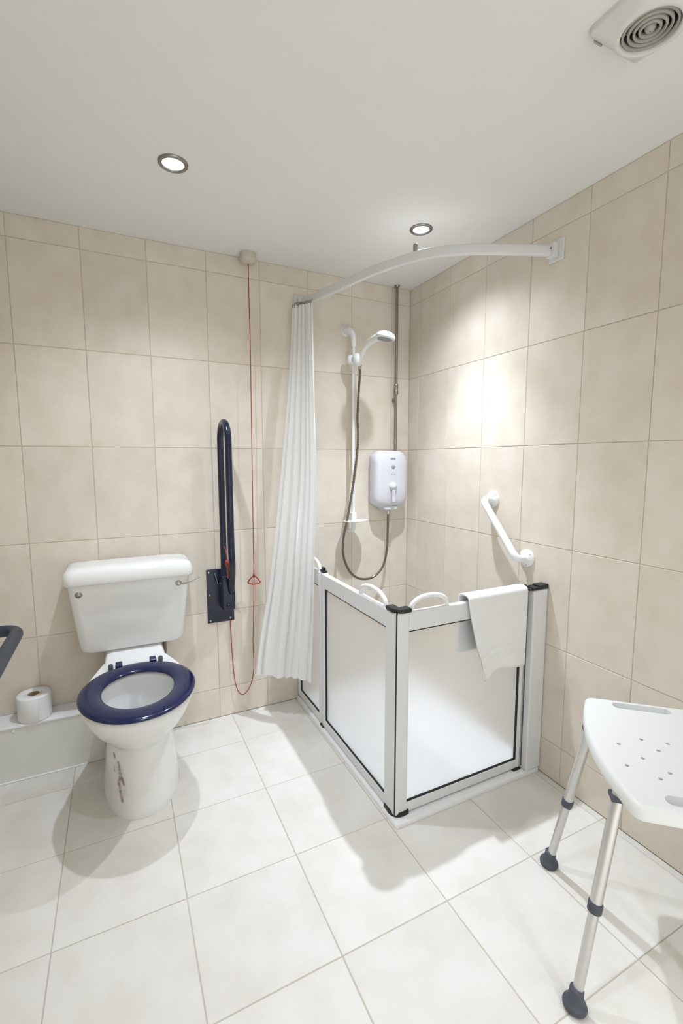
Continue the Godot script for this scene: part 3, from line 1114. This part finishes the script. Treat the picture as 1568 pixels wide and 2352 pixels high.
func grab_bar() -> void:
	var t := thing("shower_grab_bar", "short white angled grab bar on the right wall above the shower screen", "grab bar", Vector3(0, 1.0, 0.785))
	var a := Vector3(0, 1.118 - 1.0, 0.683 - 0.785)
	var b := Vector3(0, 0.885 - 1.0, 0.888 - 0.785)
	var out := Vector3(-0.062, 0, 0)
	part("bar", tube(fillet([a, a + out, b + out, b], 0.04, 10), 0.0155, 20), M.plastic_white, t)
	for p in [a, b]:
		part("flange", lathe([[0.038, 0.0], [0.038, 0.004], [0.034, 0.009], [0.022, 0.012], [0.0165, 0.020]], 30, along(p, Vector3(-1, 0, 0)), false, true), M.plastic_white, t)
		for k in 3:
			var q := TAU * k / 3.0 + 0.9
			part("screw", lathe([[0.0042, 0.0], [0.0036, 0.002], [0.001, 0.0026]], 12, along(p + Vector3(-0.008, 0.0285 * cos(q), 0.0285 * sin(q)), Vector3(-1, 0, 0)), false, true), M.satin_metal, t, "small metal screw")


# ------------------------------------------------------------------ shower
func heater() -> void:
	var c := Vector3(-0.163, 1.19, 0)
	var t := thing("shower_heater", "white electric shower heater box on the back wall next to the corner", "shower heater", c)
	part("back_box", plate(0.196, 0.290, 0.045, 0.03, 0.004), M.heater_white, t)
	# domed cover: rings shrink towards the front
	var s := st()
	var rings := []
	for e in [[0.030, 0.212, 0.314, 0.056], [0.060, 0.212, 0.314, 0.058], [0.072, 0.208, 0.309, 0.058], [0.082, 0.198, 0.298, 0.058], [0.090, 0.178, 0.274, 0.056], [0.095, 0.14, 0.23, 0.05], [0.0975, 0.08, 0.15, 0.035]]:
		rings.append(rr(e[1], e[2], e[3], e[0], 8))
	loft(s, rings)
	part("cover", done(s), M.heater_white, t)
	part("lower_lip", plate(0.098, 0.05, 0.075, 0.022, 0.008, Transform3D(Basis(), Vector3(0.0, -0.150, 0.006))), M.heater_white, t)
	part("lip_line", rbox(Vector3(-0.04, -0.1495, 0.0805), Vector3(0.04, -0.1475, 0.0825), 0.0008, 2), M.grey_rubber, t, "thin grey line")
	var kn := part("control_knob", lathe([[0.024, 0.0], [0.023, 0.008], [0.019, 0.016], [0.012, 0.021], [0.001, 0.0225]], 28, along(Vector3(-0.002, -0.038, 0.095), Vector3(0, 0, 1)), false, true), M.heater_white, t)
	var ls := st()
	rbox_to(ls, Vector3(-0.011, -0.128, 0.098), Vector3(0.010, -0.044, 0.112), 0.005, 3)
	part("lever", ls.commit(), M.heater_white, kn)
	# the worn grey marks above the knob
	part("badge", plate(0.034, 0.010, 0.0012, 0.005, 0.0005, Transform3D(Basis(), Vector3(0.0, 0.112, 0.0945))), M.grey_print, t, "small grey badge")
	part("button", lathe([[0.012, 0.0], [0.0115, 0.002], [0.001, 0.0026]], 22, along(Vector3(0, 0.068, 0.0965), Vector3(0, 0, 1)), false, true), M.grey_print, t, "round grey button")
	for e in [[-0.008, 0.026, 0.007], [0.009, 0.026, 0.007], [0.0, 0.040, 0.005]]:
		part("printed_mark", lathe([[e[2] * 0.6, 0.0], [e[2] * 0.5, 0.0008], [0.0005, 0.001]], 10, along(Vector3(e[0], e[1], 0.097), Vector3(0, 0, 1)), false, true), M.grey_print, t, "small grey printed mark")
	part("outlet", lathe([[0.010, 0.0], [0.010, 0.02], [0.008, 0.024]], 18, Transform3D(Basis(), Vector3(-0.002, -0.197, 0.05)), true, true), M.chrome, t, "chrome hose outlet")
	# supply pipe from the ceiling
	var p := thing("supply_pipe", "thin chrome pipe running from the ceiling down to the shower heater", "pipe", Vector3(-0.106, 1.32, 0.028))
	part("pipe", tube([Vector3(0, 0, 0), Vector3(0, 0.5, 0), Vector3(0, CEIL - 1.3205, 0)], 0.0075, 16), M.dull_chrome, p)
	part("coupling", lathe([[0.009, 0.335], [0.0125, 0.340], [0.0125, 0.358], [0.0105, 0.362], [0.0105, 0.372], [0.0125, 0.376], [0.0125, 0.392], [0.009, 0.398]], 18, Transform3D(), true, true), M.dull_chrome, p)
	part("pipe_clip", rbox(Vector3(-0.010, 0.30, -0.027), Vector3(0.010, 0.318, -0.004), 0.003), M.dull_chrome, p)
	part("ceiling_collar", lathe([[0.0145, CEIL - 1.3205], [0.0145, CEIL - 1.3265], [0.0085, CEIL - 1.33]].map(func(e): return [e[0], e[1]]), 18, Transform3D(), false, false), M.dull_chrome, p)


func riser() -> void:
	var x := -0.390
	var z := 0.058
	var t := thing("shower_riser_rail", "slim white vertical shower riser rail on the back wall", "riser rail", Vector3(x, 0, 0))
	part("rail", tube([Vector3(0, 0.93, z), Vector3(0, 1.4, z), Vector3(0, 1.90, z)], 0.0085, 16), M.plastic_white, t)
	# top bracket: a flattened arm curving from the wall down to the rail
	var s := st()
	var arm := spline([Vector3(-0.018, 1.972, 0.012), Vector3(-0.012, 1.966, 0.034), Vector3(-0.002, 1.945, 0.052), Vector3(0, 1.915, 0.058), Vector3(0, 1.880, 0.058)], 6)
	var radii := []
	for i in arm.size():
		radii.append(lerpf(0.021, 0.0115, float(i) / (arm.size() - 1)))
	tube_to(s, arm, 0.02, 18, true, radii)
	part("top_bracket", done(s), M.plastic_white, t)
	part("wall_rose", lathe([[0.030, 0.0], [0.030, 0.005], [0.024, 0.012]], 26, along(Vector3(-0.018, 1.972, 0), Vector3(0, 0, 1)), false, true), M.plastic_white, t)
	var lo := st()
	tube_to(lo, fillet([Vector3(0, 0.96, z), Vector3(0, 0.915, z), Vector3(0, 0.905, 0.0)], 0.03, 6), 0.012, 16)
	part("bottom_bracket", done(lo), M.plastic_white, t)
	# slider with its round knob and the handset cradle
	var sl := part("slider", rbox(Vector3(-0.040, 1.790, z - 0.018), Vector3(0.020, 1.836, z + 0.024), 0.016, 4), M.plastic_white, t)
	part("slider_knob", lathe([[0.014, 0.0], [0.023, 0.006], [0.029, 0.016], [0.030, 0.026], [0.025, 0.037], [0.013, 0.044], [0.001, 0.0455]], 28, along(Vector3(0.002, 1.812, z + 0.018), Vector3(0.1, 0, 1)), false, true), M.plastic_white, sl)
	part("cradle", lathe([[0.013, -0.024], [0.0165, -0.020], [0.0175, 0.020], [0.016, 0.024]], 22, along(Vector3(0.014, 1.806, z + 0.036), Vector3(0.1, 0.86, 0.5)), true, true), M.plastic_white, sl)
	# soap dish on the rail
	var d := thing("soap_dish", "small white oval soap dish clipped low on the shower riser rail", "soap dish", Vector3(x + 0.006, 0.962, z + 0.020))
	var ds := st()
	var dr := []
	for e in [[0.040, 0.0], [0.062, 0.003], [0.070, 0.008], [0.071, 0.011], [0.067, 0.011], [0.06, 0.006]]:
		var ring := PackedVector3Array()
		for k in 40:
			var a := TAU * k / 40.0
			ring.append(Vector3(e[0] * cos(a), e[1], -e[0] * 0.68 * sin(a)))
		dr.append(ring)
	loft(ds, dr)
	part("dish", done(ds), M.plastic_white, d)
	part("clip", rbox(Vector3(-0.020, -0.002, -0.036), Vector3(0.008, 0.052, -0.006), 0.005), M.plastic_white, d)
	# handset resting in the cradle
	var h := thing("shower_handset", "white hand shower head in the slider of the riser rail, tilted out from wall", "shower head", Vector3(x, 1.80, z + 0.022))
	var hp := []
	for p in [[-0.383, 1.785, 0.082], [-0.373, 1.806, 0.095], [-0.368, 1.853, 0.13], [-0.366, 1.876, 0.18], [-0.363, 1.885, 0.225], [-0.357, 1.886, 0.265]]:
		hp.append(Vector3(p[0], p[1], p[2]) - h.position)
	hp = spline(hp, 6)
	var hs := st()
	var hr := []
	for i in hp.size():
		var k := float(i) / (hp.size() - 1)
		hr.append(lerpf(0.0115, 0.0185, smoothstep(0.1, 0.9, k)))
	tube_to(hs, hp, 0.012, 18, true, hr)
	part("handle", done(hs), M.plastic_white, h)
	var head_x := along(Vector3(-0.344, 1.876, 0.298) - h.position, Vector3(0.16, 0.96, 0.10))
	part("head", lathe([[0.028, -0.008], [0.045, -0.006], [0.049, 0.0], [0.047, 0.009], [0.040, 0.018], [0.027, 0.025], [0.012, 0.028], [0.001, 0.0285]], 36, head_x, false, true), M.plastic_white, h)
	part("spray_face", lathe([[0.001, -0.012], [0.028, -0.011], [0.038, -0.007]], 32, head_x, false, false), M.grey_print, h, "grey spray face")
	# hose
	var ho := thing("shower_hose", "dark chrome flexible hose looping from the handset to the heater", "hose", Vector3(x, 1.77, z))
	var pts := []
	for p in [[-0.364, 1.772, 0.080], [-0.365, 1.72, 0.080], [-0.369, 1.653, 0.078], [-0.375, 1.517, 0.076], [-0.371, 1.403, 0.076], [-0.388, 1.241, 0.076], [-0.416, 1.078, 0.076], [-0.440, 0.973, 0.082], [-0.456, 0.892, 0.075], [-0.456, 0.797, 0.066], [-0.427, 0.712, 0.062], [-0.381, 0.658, 0.06], [-0.325, 0.637, 0.06], [-0.261, 0.644, 0.06], [-0.204, 0.694, 0.06], [-0.174, 0.784, 0.056], [-0.167, 0.884, 0.052], [-0.165, 1.0, 0.05]]:
		pts.append(Vector3(p[0], p[1], p[2]) - ho.position)
	var sp := spline(pts, 22)
	var hose_r := []
	for i in sp.size():
		hose_r.append(0.0062 + 0.0009 * (1 if i % 2 == 0 else -1))
	var hst := st()
	tube_to(hst, sp, 0.006, 12, true, hose_r)
	part("hose", done(hst), M.hose_metal, ho)
	part("hose_nut", lathe([[0.009, -0.012], [0.0095, 0.012], [0.008, 0.016]], 14, Transform3D(Basis(), Vector3(-0.364, 1.776, 0.080) - ho.position), true, true), M.chrome, ho)


# ------------------------------------------------------------------ towel
func towel() -> void:
	var t := thing("towel", "white terry towel hung over the right end of the front shower screen", "towel", Vector3(-0.24, 0.79, 0.957))
	var s := st()
	s.set_smooth_group(0)
	var nu := 40
	var path := []
	# (y, z) across the rail: front hem, up, over, down inside
	var total := 60
	var grid := []
	for i in total + 1:
		var k := float(i) / total
		var row := []
		for j in nu + 1:
			var w := float(j) / nu
			var y := 0.0
			var z := 0.0
			var drop := 0.0
			if k < 0.52:
				drop = 1.0 - k / 0.52
				var hem := 0.456 + 0.034 * smoothstep(0.06, 0.36, w) - 0.012 * smoothstep(0.45, 1.0, w) + 0.035 * pow(clampf(1.0 - w / 0.06, 0.0, 1.0), 2.0)
				y = lerpf(0.784, hem, drop)
				z = 0.981 + 0.004 * sin(w * 9.0 + 1.5) * drop + 0.006 * drop
			elif k < 0.62:
				var a := PI * (k - 0.52) / 0.10
				y = 0.784 + 0.010 * sin(a)
				z = 0.957 + 0.024 * cos(a)
			else:
				drop = (k - 0.62) / 0.38
				y = lerpf(0.784, 0.56, drop)
				z = 0.933 - 0.004 * drop
			var inset := 0.0
			if k < 0.52:
				inset = 0.072 * pow(drop, 1.25)
			var x0 := -0.396 + inset
			var x1 := -0.097 - 0.006 * drop
			# woven bands near the hem
			var band := 0.0
			if k < 0.52 and drop > 0.62 and drop < 0.86:
				band = 0.0024 * signf(sin((drop - 0.62) * 130.0)) * smoothstep(0.0, 0.08, minf(w, 1.0 - w))
			row.append([Vector3(lerpf(x0, x1, w), y, z) - t.position, band])
		grid.append(row)
	# outer and inner faces
	var outer := []
	var inner := []
	for i in total + 1:
		var ro := []
		var ri := []
		for j in nu + 1:
			var a: Vector3 = grid[mini(i + 1, total)][j][0] - grid[maxi(i - 1, 0)][j][0]
			var b: Vector3 = grid[i][mini(j + 1, nu)][0] - grid[i][maxi(j - 1, 0)][0]
			var nrm := b.cross(a).normalized()
			ro.append(grid[i][j][0] + nrm * (0.007 + grid[i][j][1]))
			ri.append(grid[i][j][0] + nrm * 0.0005)
		outer.append(ro)
		inner.append(ri)
	for i in total:
		for j in nu:
			quad(s, outer[i][j], outer[i + 1][j], outer[i + 1][j + 1], outer[i][j + 1])
			quad(s, inner[i][j + 1], inner[i + 1][j + 1], inner[i + 1][j], inner[i][j])
		quad(s, inner[i][0], inner[i + 1][0], outer[i + 1][0], outer[i][0])
		quad(s, outer[i][nu], outer[i + 1][nu], inner[i + 1][nu], inner[i][nu])
	for j in nu:
		quad(s, outer[0][j], outer[0][j + 1], inner[0][j + 1], inner[0][j])
		quad(s, inner[total][j], inner[total][j + 1], outer[total][j + 1], outer[total][j])
	part("cloth", done(s), M.terry, t)


# ------------------------------------------------------------------ ceiling fan grille and pull cord
func fan() -> void:
	var t := thing("extractor_fan", "square white extractor fan with a round ringed grille in the ceiling", "extractor fan", Vector3(-0.457, CEIL, 1.556))
	# a domed square plate with a round hole, hanging below the ceiling
	var s := st()
	var rings := []
	for e in [[0.086, 0.0, 1.0], [0.086, -0.010, 1.0], [0.084, -0.014, 1.0], [0.076, -0.022, 0.85], [0.070, -0.034, 0.3], [0.064, -0.039, 0.0], [0.059, -0.040, 0.0], [0.0565, -0.038, 0.0], [0.0565, -0.006, 0.0]]:
		var ring := PackedVector3Array()
		for j in 72:
			var a := -TAU * j / 72.0
			var sq: float = minf(1.0 / maxf(absf(cos(a)), absf(sin(a))), 1.36)
			var q: float = e[0] * lerpf(1.0, sq, e[2])
			ring.append(Vector3(q * cos(a), e[1], -q * sin(a)))
		rings.append(ring)
	loft(s, rings, false, false)
	part("plate", done(s), M.fan_white, t)
	part("dark_throat", lathe([[0.0563, -0.007], [0.03, -0.006], [0.001, -0.0055]], 40, Transform3D(), false, false), M.fan_dark, t, "dark recess behind the grille")
	for k in 4:
		var q := 0.0195 + 0.0105 * k
		part("grille_ring", lathe([[q - 0.0022, -0.036], [q + 0.0022, -0.034], [q + 0.0024, -0.022], [q - 0.0020, -0.022], [q - 0.0022, -0.036]], 48, Transform3D(), false, false), M.grille, t)
	part("grille_boss", lathe([[0.001, -0.038], [0.008, -0.036], [0.011, -0.030], [0.011, -0.020]], 24, Transform3D(), false, false), M.grille, t)
	for a in 3:
		var b := st()
		var d := Vector3(cos(a * TAU / 3), 0, sin(a * TAU / 3))
		tube_to(b, [d * 0.008 + Vector3(0, -0.022, 0), d * 0.0575 + Vector3(0, -0.022, 0)], 0.002, 8)
		part("grille_spoke", done(b), M.grille, t)
	part("plate_clip", rbox(Vector3(-0.060, -0.016, -0.0895), Vector3(-0.034, -0.004, -0.085), 0.002), M.grille, t, "grey clip on the plate's edge")


func pull_cord() -> void:
	var c := Vector3(-0.937, CEIL, 0.058)
	var t := thing("emergency_pull_cord", "red emergency pull cord hanging from a round ceiling switch beside the curtain", "pull cord", c)
	part("ceiling_switch", lathe([[0.001, -0.046], [0.010, -0.046], [0.030, -0.042], [0.036, -0.036], [0.0375, -0.026], [0.0375, 0.0]], 36, Transform3D(), false, false), M.cord_housing, t, "round off-white switch housing")
	var pts := []
	for p in [[-0.937, 2.197, 0.058], [-0.936, 2.02, 0.054], [-0.934, 1.82, 0.050], [-0.937, 1.414, 0.05], [-0.941, 0.95, 0.05], [-0.942, 0.773, 0.05], [-0.944, 0.66, 0.05], [-0.950, 0.50, 0.05], [-0.955, 0.371, 0.05], [-0.952, 0.26, 0.045], [-0.962, 0.17, 0.035], [-0.985, 0.118, 0.026], [-1.008, 0.103, 0.022], [-1.028, 0.122, 0.018], [-1.043, 0.18, 0.014], [-1.050, 0.28, 0.010], [-1.054, 0.40, 0.008], [-1.056, 0.497, 0.006]]:
		pts.append(Vector3(p[0], p[1], p[2]) - c)
	part("cord", tube(spline(pts, 10), 0.0021, 8), M.red_cord, t)
	# triangular grip
	var g := Vector3(-0.943, 0.700, 0.052) - c
	var tri := [g + Vector3(0, 0.027, 0), g + Vector3(0.022, 0.006, 0.003), g + Vector3(0.033, -0.014, 0.005), g + Vector3(0.0, -0.020, 0), g + Vector3(-0.033, -0.012, -0.005), g + Vector3(-0.020, 0.008, -0.003), g + Vector3(0, 0.027, 0)]
	part("grip", tube(fillet(tri, 0.012, 5), 0.0032, 10), M.red_cord, t, "red triangular grip")
	part("knot", lathe([[0.001, -0.012], [0.005, -0.008], [0.0055, 0.0], [0.004, 0.008], [0.001, 0.014]], 14, Transform3D(Basis(), g + Vector3(0, 0.026, 0)), false, false), M.red_cord, t)
	# the second grip, hung between the tubes of the folded rail
	var h := thing("cord_tassel", "small red cord grip tucked between the tubes of the folded navy rail", "cord grip", Vector3(-1.091, 0.805, 0.152))
	part("grip", lathe([[0.001, -0.055], [0.003, -0.05], [0.004, -0.01], [0.011, 0.016], [0.013, 0.026], [0.009, 0.032], [0.001, 0.034]], 16, Transform3D(), false, false), M.red_cord, h)
	part("cord", tube(spline([Vector3(0, 0.03, 0), Vector3(0.0, 0.06, -0.02), Vector3(0, 0.085, -0.062)], 6), 0.002, 8), M.red_cord, h)
